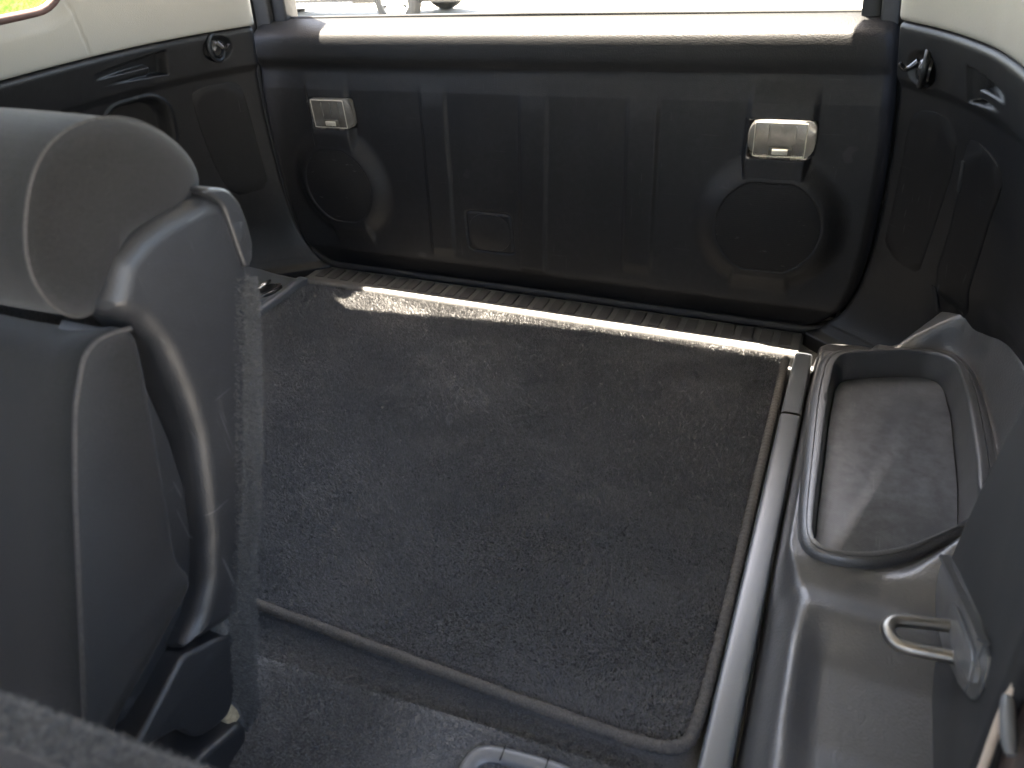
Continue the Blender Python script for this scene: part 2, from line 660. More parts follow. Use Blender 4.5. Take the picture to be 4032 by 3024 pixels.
# =================================================================== OUTSIDE
def sheet(name, x0, x1, y0, y1, z, mat):
    o = mk(name, [(x0, y0, z), (x1, y0, z), (x1, y1, z), (x0, y1, z)], [(0, 1, 2, 3)], mat, None, 0, False)
    o["kind"] = "structure"
    return o
GZ = -1.2
sheet('ground', -250, 250, -250, 250, GZ, 'gravel')
lawn = sheet('lawn', -120, -14.5, -100, 24, GZ + .02, 'grass')
nb = 60000
gx = rng.uniform(-26, -15, nb); gy = rng.uniform(9, 20, nb)
grass = thing('lawn_grass', 'bright green mown grass seen through the side window', 'grass', (-20, 14, GZ))
grass["kind"] = "stuff"
gblades = tufts('grass_blades', np.stack([gx, gy, np.full(nb, GZ + .02)], 1), np.tile([0, 0, 1.0], (nb, 1)), .10, .02, np.zeros(3), 'grass', grass)

def truck():
    t = thing('parked_truck', 'silver pickup truck with chrome side steps parked outside the rear window', 'truck', (-8.0, 10.6, GZ))
    def prof(poly, y0, y1, nm, mat, parent, r=.04):
        P = chaikin(poly, 2)
        return pad(nm, P, lambda a, b, h: (a, y0 - (-h if False else h), b), y1 - y0, r, mat, parent, steps=4, back=True)
    z = GZ
    body = [(-10.9, z + .55), (-10.9, z + 1.15), (-9.0, z + 1.18), (-8.9, z + 1.18), (-8.5, z + 1.85), (-7.1, z + 1.88), (-6.4, z + 1.22), (-5.35, z + 1.12), (-5.25, z + .55), (-5.9, z + .5), (-9.6, z + .5)]
    prof(body, 9.75, 11.55, 'body', 'truck_paint', t)
    prof([(-8.35, z + 1.25), (-8.2, z + 1.75), (-7.2, z + 1.77), (-6.75, z + 1.27)], 9.735, 9.80, 'side_window', 'dark_glass', t, .01)
    rbox('front_bumper', (-5.42, 9.72, z + .38), (-5.16, 11.6, z + .66), 'alloy', t, .05)
    rbox('underbody', (-10.6, 9.95, z + .32), (-5.5, 11.4, z + .56), 'truck_black', t, .03)
    for k in (0, 1):
        tube('side_step', [(-9.1, 9.66 - .03 * k, z + .36 + .13 * k), (-7.2, 9.66 - .03 * k, z + .36 + .13 * k)], .045, 'chrome', t, 14)
    def lathe(nm, prof_, cx, cy, cz, mat, parent, seg=40):
        V = []
        for r, d in prof_:
            for k in range(seg):
                a = 2 * math.pi * k / seg
                V.append((cx + r * math.cos(a), cy + d, cz + r * math.sin(a)))
        o = mk(nm, V, gridF(len(prof_), seg, False, True), mat, parent)
        fix_normals(o)
        return o
    for cx in (-6.48, -9.75):
        for cy, sgn in ((9.74, 1), (11.32, 1)):
            tyre = lathe('wheel', [(.24, .02), (.27, -.01), (.33, -.02), (.375, .01), (.385, .05), (.385, .2), (.37, .24), (.3, .26), (.24, .24)], cx, cy, z + .385, 'tyre', t)
            lathe('rim', [(.245, .0), (.24, .0), (.225, .03), (.21, .07), (.0, .09)], cx, cy, z + .385, 'dark_steel', tyre)
            for s in range(8):
                a = 2 * math.pi * s / 8
                c, sn = math.cos(a), math.sin(a)
                p = lambda r, w, d: (cx + r * c - w * sn, cy + d, z + .385 + r * sn + w * c)
                V = [p(.04, -.035, .0), p(.04, .035, .0), p(.235, .055, .015), p(.235, -.055, .015), p(.04, -.03, .05), p(.04, .03, .05), p(.235, .045, .05), p(.235, -.045, .05)]
                mk('spoke', V, [(0, 1, 2, 3), (7, 6, 5, 4), (0, 4, 5, 1), (1, 5, 6, 2), (2, 6, 7, 3), (3, 7, 4, 0)], 'alloy', tyre, 30)
            lathe('hub_cap', [(.001, -.012), (.05, -.008), (.06, .02)], cx, cy, z + .385, 'alloy', tyre, 20)
    return t
truck()

# =================================================================== FLOOR AND BODY SHELL
fl = rbox('cargo_floor', (-.80, -2.1, -.10), (.80, .12, -.022), 'floor_pile', None, 0)
fl["kind"] = "structure"

shell = thing('car_roof', 'beige lined car roof over the cargo area', 'roof', (0, -1, .97))
head = [(-.74, .040), (-.545, .050), (-.30, .083), (-.036, .112), (.29, .115), (.40, .117), (.43, .172), (.74, .172), (.74, -2.35), (-.74, -2.35)]  # unseen rear edge, shaped to trim the sun strip on sill and wall
prism('headliner', [(x, y, .955) for x, y in head], (0, 0, .035), 'beige_trim', shell)
rbox('roof_skin', (-.76, -2.4, .993), (.76, .03, 1.015), 'truck_paint', shell, .006)
for sx in (-1, 1):  # unseen seats added behind the camera to block light from the front
    fs_ = thing('front_seat', ('unseen light-blocking front seat ahead of the upright rear seat' if sx < 0 else 'unseen light-blocking front seat ahead of the striker panel'), 'car seat', (sx * .36, -1.95, -.1), 'front seats')
    pad('seat_back', chaikin([(sx * .36 - .24, -.02), (sx * .36 - .26, .42), (sx * .36 - .13, .56), (sx * .36 - .12, .80), (sx * .36 + .12, .80), (sx * .36 + .13, .56), (sx * .36 + .26, .42), (sx * .36 + .24, -.02)], 2), lambda a, b, h: (a, -1.78 + h, b), .14, .03, 'seat_front_fabric', fs_, 5, back=True)
    rbox('seat_base', (sx * .36 - .25, -2.45, -.1), (sx * .36 + .25, -1.85, .12), 'seat_front_fabric', fs_, .05)
tag(rbox('dashboard', (-.76, -2.9, -.1), (.76, -2.5, .46), 'pillar_plastic', None, .05), 'unseen dark dashboard blocking light across the front of the cabin', 'dashboard')  # unseen block added to cut light coming through the front
tag(rbox('front_door', (-.86, -2.4, -.4), (-.80, -1.02, .58), 'pillar_plastic', None, .02), 'unseen light-blocking side door on the upright seat side', 'car door')  # unseen, added with the seats to limit light from this side
tag(rbox('front_door', (.80, -2.4, -.4), (.86, -1.5, .58), 'pillar_plastic', None, .02), 'unseen light-blocking front side door on the striker side', 'car door')  # unseen door added to reduce light entering on the open side

# =================================================================== REAR DOOR
door = thing('rear_door', 'black plastic lined rear cargo door under the wide rear window', 'car door', (0, 0.03, 0))
prof = [(.056, .517), (.044, .5145), (.030, .511), (.017, .5065), (.0065, .5015), (-.0005, .4955), (-.0035, .4870), (-.0045, .475), (-.0040, .4580), (.0010, .4465), (.0045, .440), (.0045, .430), (.0025, .418), (0, .40)]
prof = chaikin(prof, 2, False)
prof = np.vstack([prof, [(0, z) for z in np.linspace(.395, .072, 130)], chaikin([(0, .07), (.001, .058), (.008, .046), (.016, .030), (.024, .012), (.036, .002), (.055, .0)], 2, False)])
prof = resample(prof, 330)
NU = 470
u = np.linspace(-1, 1, NU)
u = np.sign(u) * (1 - (1 - np.abs(u)) ** 1.06)
py, pz = prof[:, 0][:, None], prof[:, 1][:, None]
ex = edge(np.maximum(pz, .004)) - .004
X_ = u[None, :] * ex
Z_ = np.broadcast_to(pz, X_.shape).copy()
Y_ = np.broadcast_to(py, X_.shape).copy()

def sdbox(x, z, cx, cz, hx, hz, r=0.0):
    qx = np.abs(x - cx) - hx + r
    qz = np.abs(z - cz) - hz + r
    return np.hypot(np.maximum(qx, 0), np.maximum(qz, 0)) + np.minimum(np.maximum(qx, qz), 0) - r

H = np.zeros_like(X_)
flat = ss(.055, .075, Z_) * (1 - ss(.425, .437, Z_))
# three raised vertical ribs
for xt, xb, zt, zb in ((-.178, -.199, .415, .085), (.0225, .002, .412, .058), (.2165, .2105, .412, .10)):
    xc = xb + (xt - xb) * (Z_ - .1) / .31
    d = np.abs(X_ - xc) - .0235
    H += .0045 * (1 - ss(-.002, .007, d)) * ss(zb - .02, zb + .01, Z_) * (1 - ss(zt - .045, zt + .005, Z_))
# speaker bosses with the lamp column
SPK = ((.433, .205, .0825), (-.4235, .210, .0795))
for cx, cz, R in SPK:
    s = 1 if cx > 0 else -1
    colx = cx + (Z_ - .2) * .01 - (.002 if s > 0 else -.006)
    dcol = np.abs(X_ - colx) - .044
    dcirc = np.hypot(X_ - cx, Z_ - cz) - (R + .002)
    dtr = np.maximum(dcirc, np.abs(Z_ - cz) - .078)
    cone = .0185 * (1 - ss(-.001, .046, dtr)) ** 1.2
    colm = np.where(Z_ > .378, .0070 * (1 - np.clip((Z_ - .378) / .055, 0, 1)), .0120 + .0055 * (1 - ss(.315, .345, Z_))) * (1 - ss(-.001, .010, dcol)) * ss(.055, .12, Z_)
    H += np.maximum(cone, colm) * np.where(Z_ > cz - .075, 1, np.maximum(ss(.06, .13, Z_), .0))
    # seat of the grille
    H -= .004 * (1 - ss(-.004, -.001, dtr))
    # pocket for the lamp
    lx, lz = (cx + .004, .349) if s > 0 else (cx + .016, .357)
    H -= .010 * (1 - ss(-.004, 0, sdbox(X_, Z_, lx, lz, .050, .0295, .008)))
# access cover seat
d = sdbox(X_, Z_, -.089, .136, .0495, .0415, .010)
H -= .0035 * (1 - ss(.0008, .0030, np.abs(d)))
H += .0012 * vnoise(X_, Z_, 3.0, 3) * 0.5
Y_ = Y_ - H * flat
Y_ = Y_ + .010 * X_ * ss(.43, .46, Z_)
# edge of the panel rolls back towards the body
de = ex - np.abs(X_)
q = np.clip((.022 - de) / .022, 0, 1)
Y_ = Y_ + .030 * (1 - np.sqrt(1 - np.minimum(q, .999) ** 2))
kb = int(np.argmin(np.abs(prof[:, 1] - .4465)))
mk('belt_trim', np.stack([X_, Y_, Z_], 2)[:kb + 1], gridF(kb + 1, NU, flip=False), 'belt_dust', door, 0)
mk('trim_panel', np.stack([X_, Y_, Z_], 2)[kb:], gridF(len(prof) - kb, NU, flip=False), 'door_plastic', door, 0)

rbox('outer_skin', (-.70, .085, -.06), (.66, .11, .50), 'truck_paint', door, .01)
rbox('inner_core', (-.565, .060, .012), (.565, .080, .49), 'black_gap', door, .004)

ytop = lambda a, b, h, y0=-.0205: (a, y0 - h, b)
for (cx, cz, R), nm in zip(SPK, ('R', 'L')):
    th = np.linspace(0, 2 * math.pi, 160, endpoint=False)
    P = np.stack([cx + R * np.cos(th), cz + np.clip(R * np.sin(th), -.0755, .0755)], 1)
    # keep the two chords straight
    g = pad('speaker_grille', P, lambda a, b, h: (a, -.0172 - h, b), .008, .0014, 'grille_mesh', door, steps=3)
    g["label"] = "round black speaker grille with flattened top and bottom"

def lamp(cx, cz):
    out = [(-.049, .016), (-.043, .027), (-.036, .030), (.036, .030), (.044, .028), (.049, .020), (.051, -.006), (.048, -.019), (.036, -.030), (-.034, -.030), (-.046, -.024), (-.049, -.012)]
    out = [(cx + a, cz + b) for a, b in out]
    y0 = -.0155
    hs = pad('cargo_lamp', chaikin(out, 1), lambda a, b, h: (a, y0 + .0095 - h, b), .010, .002, 'lamp_reflector', door, steps=2)
    hs["label"] = "cargo lamp with a clear ribbed lens and a small slide switch"
    inn = [(cx + a * .80, cz + b * .86 + .001) for a, b in ((-.049, .03), (.046, .03), (.046, -.03), (-.049, -.03))]
    pad('lens', chaikin(out, 1), lambda a, b, h: (a, y0 - h, b), .009, .0032, 'lamp_lens', hs, steps=4)
    for k in range(3):
        rx = cx - .020 + k * .020
        rbox('lens_rib', (rx - .0009, y0 + .0052, cz - .006), (rx + .0009, y0 + .0092, cz + .020), 'lamp_reflector', hs, 0)
    fr = resample(np.array(inn), 60, True)
    tube('lens_frame', [(a, y0 - .0012, b) for a, b in fr], .0008, 'lamp_switch', hs, 6, True)
    sx, sz = cx + .001, cz - .0165
    rbox('switch_bezel', (sx - .0175, y0 - .003, sz - .0065), (sx + .0175, y0 - .0002, sz + .0065), 'lamp_frame', hs, .0015, 2)
    rbox('switch', (sx - .0115, y0 - .0062, sz - .0042), (sx + .0115, y0 - .0028, sz + .0042), 'lamp_switch', hs, .001, 2)
    for k in (-.012, .012):
        rbox('clip_tab', (sx + k * 1.9 - .006, y0 - .0028, cz - .0286), (sx + k * 1.9 + .004, y0 + .001, cz - .0262), 'lamp_frame', hs, .0006, 1)
    return hs
lamp(.437, .349)
lamp(-.4075, .357)
pad('access_cover', chaikin([(-.137, .098), (-.046, .096), (-.041, .174), (-.132, .176)], 3), lambda a, b, h: (a, -.0022 - h, b), .006, .0015, 'door_plastic', door, steps=2)

# window frame, glass and seals
def post(name, xs, y0, y1, z0, z1, lean, mat):
    (xa, xb) = xs
    V = []
    for z, f in ((z0, 0), (z1, 1)):
        for x, y in ((xa, y0), (xb, y0), (xb, y1), (xa, y1)):
            V.append((x - math.copysign(lean, x) * f, y, z))
    bm = bmesh.new()
    vs_ = [bm.verts.new(v) for v in V]
    for f in ((0, 1, 2, 3), (4, 5, 6, 7), (0, 1, 5, 4), (1, 2, 6, 5), (2, 3, 7, 6), (3, 0, 4, 7)):
        bm.faces.new([vs_[i] for i in f])
    bmesh.ops.recalc_face_normals(bm, faces=bm.faces)
    bmesh.ops.bevel(bm, geom=list(bm.edges), offset=.004, segments=3, profile=.5, affect='EDGES')
    bm.verts.index_update()
    o = mk(name, [tuple(v.co) for v in bm.verts], [[v.index for v in f.verts] for f in bm.faces], mat, door)
    bm.free()
    return o
post('window_post', (-.576, -.540), .028, .070, .495, .975, .045, 'pillar_plastic')
post('window_post', (-.541, -.507), .040, .080, .500, .975, .045, 'rubber')
post('window_post', (.546, .570), .028, .070, .490, .975, .045, 'pillar_plastic')
post('window_post', (.520, .547), .040, .080, .495, .975, .045, 'rubber')
mk('window_glass', [(-.52, .060, .505), (.53, .060, .505), (.49, .060, .975), (-.48, .060, .975)], [(0, 1, 2, 3)], 'window_glass', door, 0, False)
tube('glass_seal', [(-.515, .057, .5165), (0, .057, .518), (.525, .057, .515)], .004, 'rubber', door, 10)

# the whole door leans outwards a little towards its belt line
def lean_out(x, y, z):
    zz = z * (.9415 + .0813 * z)
    return (1 + .0813 * z) * x - .044 * z, y + .10 * zz, zz
for o in door.children_recursive:
    if o.type != 'MESH':
        continue
    me = o.data
    co = np.empty(len(me.vertices) * 3)
    me.vertices.foreach_get("co", co)
    co = co.reshape(-1, 3)
    base_ = np.array(door.location)
    w = co + base_
    w = np.stack(lean_out(w[:, 0], w[:, 1], w[:, 2]), 1) - base_
    me.vertices.foreach_set("co", w.ravel())
    me.update()

# weatherstrip of the opening and the flange it sits on
ws, fo = [], []
for s in (-1, 1):
    for z in (np.linspace(.92, .06, 70) if s < 0 else np.linspace(.06, .92, 70)):
        e = float(edge(z))
        lx, ly, lz = lean_out(s * (e + .010), .026, z)
        ws.append((lx, ly, lz))
    if s < 0:
        ws += [(-.585, .030, .035), (-.565, .034, .012), (-.535, .036, -.004), (.535, .036, -.004), (.565, .034, .012), (.585, .030, .035)]
wsr = resample(ws, 260)
wst = thing('weatherstrip', 'black rubber weatherstrip framing the rear door opening', 'door seal', (0, .03, 0))
tube('seal_bulb', wsr, .012, 'rubber', wst, 10)
V = []
for p in wsr:
    q = np.array([p[0] * 1.0, 0, p[2]])
    s = 1 if p[0] > 0 else -1
    V.append([(p[0], p[1] + .004, p[2]), (p[0] + s * .26, p[1] + .03, p[2] - (.05 if p[2] < .05 else 0))])
mk('flange', np.array(V), gridF(len(wsr), 2), 'black_gap', wst, 0)

# =================================================================== SILL PLATE
sill = thing('scuff_plate', 'ribbed plastic scuff plate along the foot of the rear door', 'scuff plate', (0, -.03, -.02))
SX0, SX1 = -.545, .515
def sill_profile():
    return [(.022, -.020), (.018, -.004), (.012, .0), (-.044, .001), (-.052, .003), (-.062, .0025), (-.066, -.002), (-.068, -.02)]
sp = chaikin(sill_profile(), 1, False)
xs = np.linspace(SX0, SX1, 40)
mk('plate', [[(x, y, z) for y, z in sp] for x in xs], gridF(len(xs), len(sp)), 'sill_plastic', sill, 30)
blk = None
nb_ = 31
for k in range(nb_):
    x = -.515 + k * .0335
    w = .0215
    if blk is None:
        V = []
        for z, i in ((0, 0), (.0026, .0008)):
            V += [(-w / 2 + i, -.022 + i, z), (w / 2 - i, -.022 + i, z), (w / 2 - i, .022 - i, z), (-w / 2 + i, .022 - i, z)]
        me = bpy.data.meshes.new('tread_block')
        me.from_pydata(V, [], [(3, 2, 1, 0), (4, 5, 6, 7), (0, 1, 5, 4), (1, 2, 6, 5), (2, 3, 7, 6), (3, 0, 4, 7)])
        me.materials.append(MATS['block_plastic'])
        blk = me
    o = bpy.data.objects.new('tread_block', blk)
    COL.objects.link(o)
    o.parent = sill
    o.location = (x, -.019 + .03, .0004 + .02)

# =================================================================== CARGO MAT
mat = thing('cargo_mat', 'charcoal carpet cargo mat with bound edges lying on the load floor', 'mat', (0, -.45, -.014))
outl = [(-.515, -.072), (-.528, -.10), (-.530, -.14), (-.530, -.60), (-.530, -.822), (0, -.822), (.44, -.820), (.485, -.812), (.499, -.775), (.4985, -.45), (.4965, -.10), (.494, -.074), (.47, -.071), (0, -.070), (-.49, -.066)]
P = resample(chaikin(outl, 2), 240, True)
pad('backing', P, lambda a, b, h: (a, b, -.006 + h), .012, .004, 'mat_base', mat, steps=3)
# bound edge along the front and the right side
bd = chaikin([(-.53, -.824), (.2, -.8235), (.44, -.8225), (.492, -.816), (.503, -.778), (.5015, -.45), (.4985, -.074)], 3, False)
bd = resample(bd, 700)
s_ = np.arange(len(bd))
zz = -.0015 + .0009 * np.sin(s_ * .21) * np.sin(s_ * .05)
tube('bound_edge', np.column_stack([bd, zz]), [.0066 + .00075 * math.sin(i * 1.9) for i in range(len(bd))], 'binding', mat, 12)
n = 500000
x = rng.uniform(-.53, .497, n); y = rng.uniform(-.821, -.070, n)
keep = ~((x < -.505) & (y > -.10) & (np.hypot((x + .50) / .03, (y + .10) / .03) > 1)) & ~((x > .46) & (y < -.78) & (np.hypot(x - .46, y + .78) > .037))
keep &= ~((x < 0.0) & (y < -.55) & (x < (y + .55) * -.2 - .35))
x, y = x[keep], y[keep]
n = len(x)
st = vnoise(x, y, 3.2, 11)
st2 = vnoise(x, y, 8.0, 12)
streak = vnoise(x * .35 + y * .9, (x - y) * 2.0, 2.6, 5)
lean = np.stack([.38 * st + .25 * st2, -.25 + .50 * streak, np.zeros(n)], 1)
base = np.stack([x, y, np.full(n, -.0056)], 1)
tufts('pile', base, np.tile([0, 0, 1.0], (n, 1)), .0058, .0015, lean, 'mat_pile', mat, .30)

# pale lint flecks caught in the pile
lint = []
for k in range(70):
    a, b, r = rng.uniform(-.4, .48), rng.uniform(-.79, -.12), rng.uniform(.0005, .0009)
    lint.append((a, b, r))
V, F = [], []
for a, b, r in lint:
    i = len(V)
    V += [(a - r, b, .001), (a, b - r, .001), (a + r, b, .001), (a, b + r, .001), (a, b, .001 + r), (a, b, .001 - r)]
    F += [(i, i + 1, i + 4), (i + 1, i + 2, i + 4), (i + 2, i + 3, i + 4), (i + 3, i, i + 4), (i + 1, i, i + 5), (i + 2, i + 1, i + 5), (i + 3, i + 2, i + 5), (i, i + 3, i + 5)]
mk('lint_flecks', V, F, 'lamp_switch', mat, 0, kind='stuff')

# carpeted hinge flap in front of the mat
flap = thing('floor_flap', 'grey carpeted folding floor flap in front of the cargo mat', 'floor panel', (.2, -.93, -.02))
def flap_pt(s, t):   # s across, t forward
    a = np.array([-.35, -.905]); b = np.array([.62, -.838])
    e = (b - a) / np.linalg.norm(b - a)
    nn = np.array([e[1], -e[0]])
    p = a + e * s + nn * t
    return p
L1 = np.linalg.norm(np.array([.62, -.838]) - np.array([-.35, -.905]))
tp = chaikin([(-.004, -.021), (-.003, -.010), (.004, -.004), (.012, -.003), (.06, -.007), (.11, -.012), (.118, -.016), (.120, -.03)], 2, False)
V = []
for s in np.linspace(0, L1, 60):
    for t, z in tp:
        p = flap_pt(s, t)
        V.append((p[0], p[1], z + .0015 * math.sin(s * 23)))
mk('flap_board', V, gridF(60, len(tp)), 'floor_pile', flap, 60)
n = 60000
s = rng.uniform(.2, L1, n); t = rng.uniform(-.002, .119, n)
zt = np.interp(t, tp[:, 0], tp[:, 1])
pp = np.array([-.35, -.905])[None] + np.outer(s, (np.array([.97, .067]) / L1)) + np.outer(t, (np.array([.067, -.97]) / L1))
lean = np.stack([.3 * vnoise(pp[:, 0], pp[:, 1], 6, 4), .3 * vnoise(pp[:, 0], pp[:, 1], 5, 8) - .2, np.zeros(n)], 1)
tufts('flap_pile', np.column_stack([pp, zt - .0006]), np.tile([0, 0, 1.0], (n, 1)), .0040, .0013, lean, 'floor_pile', flap, .4)
nf = 26000
xx = rng.uniform(-.1, .56, nf); yy = rng.uniform(-.895, -.825, nf)
tufts('gap_pile', np.column_stack([xx, yy, np.full(nf, -.0222)]), np.tile([0, 0, 1.0], (nf, 1)), .0038, .0013, np.array([0, -.2, 0.]), 'floor_pile', flap, .4)

# recessed pull handle in the flap
hd = thing('pull_latch', 'satin grey recessed pull latch set in the carpeted floor flap', 'latch', (.345, -.915, -.01))
o_ = chaikin([(.296, -.950), (.292, -.905), (.299, -.884), (.316, -.8765), (.36, -.8705), (.405, -.868), (.414, -.90), (.408, -.95)], 2)
i_ = chaikin([(.310, -.945), (.309, -.908), (.313, -.897), (.325, -.892), (.36, -.8865), (.396, -.885), (.400, -.905), (.396, -.945)], 2)
o_, i_ = ccw(resample(o_, 80, True)), ccw(resample(i_, 80, True))
c0 = i_.mean(0)
def polar(Pn, cc, n=96):
    d = Pn - cc
    a = np.arctan2(d[:, 1], d[:, 0]); r = np.hypot(d[:, 0], d[:, 1])
    o = np.argsort(a); a, r = a[o], r[o]
    th = np.linspace(-math.pi, math.pi, n, endpoint=False)
    rr = np.interp(th, np.r_[a - 2 * math.pi, a, a + 2 * math.pi], np.r_[r, r, r])
    return cc + np.stack([rr * np.cos(th), rr * np.sin(th)], 1)
def ring(name, outer, inner, prof_, mat_, parent, floor=None, n=96, cc=None):
    """prof_: list of (blend outer->inner, extra inset, z)"""
    cc = inner.mean(0) if cc is None else cc
    O, I = polar(outer, cc, n), polar(inner, cc, n)
    V = []
    for bl, ins, z in prof_:
        Q = O + (I - O) * bl
        if ins:
            Q = inset(Q, ins)
        V += [(a, b, z) for a, b in Q]
    F = gridF(len(prof_), n, False, True)
    if floor:
        k = (len(prof_) - 1) * n
        F.append([k + i for i in range(n)])
    o = mk(name, V, F, mat_, parent, 42)
    fix_normals(o)
    return o
ring('bezel', o_, i_, [(0, 0, -.012), (0, 0, -.002), (.12, 0, .0012), (.4, 0, .0026), (.8, 0, .0018), (1, 0, -.001), (1, .002, -.016)], 'grey_handle', hd, True)
prism('bezel_seam', [(.3285, -.8905, .0012), (.3275, -.8745, .0012), (.3282, -.8744, .0032), (.3294, -.8904, .0032)], (.0012, 0, 0), 'black_gap', hd)
prism('bezel_seam', [(.3735, -.8850, .0012), (.3725, -.8690, .0012), (.3732, -.8690, .0032), (.3744, -.8850, .0032)], (.0012, 0, 0), 'black_gap', hd)
rbox('pull_bar', (.318, -.940, -.008), (.392, -.917, -.001), 'grey_handle', hd, .003)

# =================================================================== SIDE WALLS
def wall_part(name, s, mat_, parent, feat, y0=-1.0, y1=.014, z0=-.03, z1=.512, ny=440, nz=270):
    y = np.linspace(y1, y0, ny)
    y = y1 + (y0 - y1) * (np.linspace(0, 1, ny) ** 1.7)
    z = np.linspace(z0, z1, nz)
    Yg, Zg = np.meshgrid(y, z, indexing='ij')
    off = feat(Yg, Zg)
    # rounded top lip and rounded rear edge
    off = off - .012 * (1 - np.sqrt(np.clip(1 - np.clip((Zg - (z1 - .010)) / .0101, 0, 1) ** 2, 0, 1)))
    Xg = s * (wallx(Yg, np.maximum(Zg, .004)) - off)
    r = np.clip((Yg - (y1 - .012)) / .0121, 0, 1)
    Xg = Xg + s * .010 * (1 - np.sqrt(1 - r ** 2))
    o = mk(name, np.stack([Xg, Yg, Zg], 2), gridF(ny, nz, flip=(s < 0)), mat_, parent, 0)
    return o
def wmap(s, lift):
    def f(a, b, h):
        return (s * (float(wallx(a, b)) - lift - h), a, b)
    return f

def scoop(Yg, Zg, ya, yb, zc, tilt):
    """grab recess: two tapering scoops above and below a wedge-shaped blade, squared off at the deep end"""
    t = np.clip((Yg - ya) / (yb - ya), 0, 1)
    beyond = np.maximum((ya - Yg) * np.sign(yb - ya), (Yg - yb) * np.sign(yb - ya))
    zt = zc + tilt * (t - .5)
    d = np.maximum(np.abs(Zg - zt) - (.010 + .009 * t), beyond)
    inside = 1 - ss(-.0025, .0025, d)
    bl = (Zg - (zt - .002))
    blade = (1 - ss(-.0005, .0030, bl - .0015)) * ss(-.0165, -.0065, bl) * (1 - ss(.775, .80, t))
    return -.024 * t * inside * (1 - .92 * blade)

def hook(parent, s, y, z):
    base = float(wallx(y, z))
    fx = lambda dx, dy, dz: (s * (base - dx), y + dy, z + dz)
    th = np.linspace(0, 2 * math.pi, 40, endpoint=False)
    bp = tube('coat_hook', [fx(.004, .019 * math.cos(a), .0015 + .023 * math.sin(a)) for a in th], .0042, 'wall_plastic', parent, 10, True)
    bp["label"] = "glossy black bag hook in a round recess"
    V, N_ = [], 14
    prof_ = [(0.0, .017), (.006, .0165), (.011, .0145), (.0155, .0105), (.0175, .005), (.018, .0)]
    for d, r in prof_:
        for k in range(28):
            a = 2 * math.pi * k / 28
            V.append(fx(-.004 + d, r * math.cos(a), r * math.sin(a) * 1.05))
    F = gridF(len(prof_), 28, False, True)
    o = mk('knob', V, F, 'dark_gloss', bp, 50); fix_normals(o)
    arm = [fx(.012, 0, .010), fx(.018, .001, .004), fx(.024, .002, -.001), (fx(.030, .002, .001)), fx(.034, .002, .007)]
    tube('hook_arm', resample(chaikin(arm, 2, False), 16), [.0050 - .00015 * i for i in range(16)], 'dark_gloss', bp, 10, sx=1.7)
simple('dark_gloss', (0.02, 0.02, 0.021), 0.16, 0, 0.1)

left = thing('quarter_trim', 'black plastic side trim with grab recess and hook behind the upright seat', 'side trim', (-.68, -.3, 0))
def featL(Y, Z):
    o = .007 * ss(.428, .446, Z)
    o = o + scoop(Y, Z, -.275, -.138, .475, .002)
    o = o - .010 * (1 - ss(.017, .024, np.hypot((Y + .050), (Z - .483))))
    d = sdbox(Y, Z, -.205, .36, .066, .064, .045)
    o = o - .030 * (1 - ss(-.010, -.004, d)) + .003 * (1 - ss(0, .007, np.abs(d)))
    o = o + .006 * (1 - ss(.0, .08, Z)) * ss(-.12, -.03, Y)
    return o
wall_part('wall_panel', -1, 'wall_plastic', left, featL)
pad('cover_panel', chaikin([(-.103, .405), (-.090, .418), (-.030, .419), (-.016, .410), (-.010, .205), (-.015, .191), (-.056, .185), (-.064, .193), (-.080, .222)], 2), wmap(-1, .0015), .004, .0016, 'cover_plastic', left, 2, rings=8)
hook(left, -1, -.050, .483)

right = thing('quarter_trim', 'black plastic side trim with jack cover and hook above the storage tray', 'side trim', (.68, -.3, 0))
def featR(Y, Z):
    o = .007 * ss(.424, .442, Z)
    o = o + scoop(Y, Z, -.212, -.118, .461, .000)
    o = o - .010 * (1 - ss(.017, .024, np.hypot((Y + .034), (Z - .459))))
    o = o + .006 * (1 - ss(.0, .08, Z)) * ss(-.12, -.03, Y)
    return o
wall_part('wall_panel', 1, 'wall_plastic', right, featR)
pad('cover_panel', chaikin([(-.012, .391), (-.030, .406), (-.061, .409), (-.080, .403), (-.091, .374), (-.067, .26), (-.058, .176), (-.049, .168), (-.014, .180), (-.008, .192), (-.006, .209), (-.008, .285)], 2), wmap(1, .0015), .004, .0016, 'cover_plastic', right, 2, rings=8)
jc = pad('jack_cover', chaikin([(-.106, .388), (-.124, .397), (-.181, .378), (-.183, .358), (-.160, .31), (-.141, .222), (-.133, .145), (-.088, .120), (-.079, .176), (-.094, .286), (-.102, .359)], 2), wmap(1, .0022), .006, .002, 'cover_plastic', right, 2, rings=8)
for ya, za, yb, zb in ((-.1055, .362, -.1005, .318), (-.0800, .166, -.0835, .128)):
    pts = [(ya - .003, za), (ya + .003, za), (yb + .003, zb), (yb - .003, zb)]
    pad('finger_slot', pts, wmap(1, .0036), .0012, .0003, 'black_gap', jc, 1)
hook(right, 1, -.034, .459)

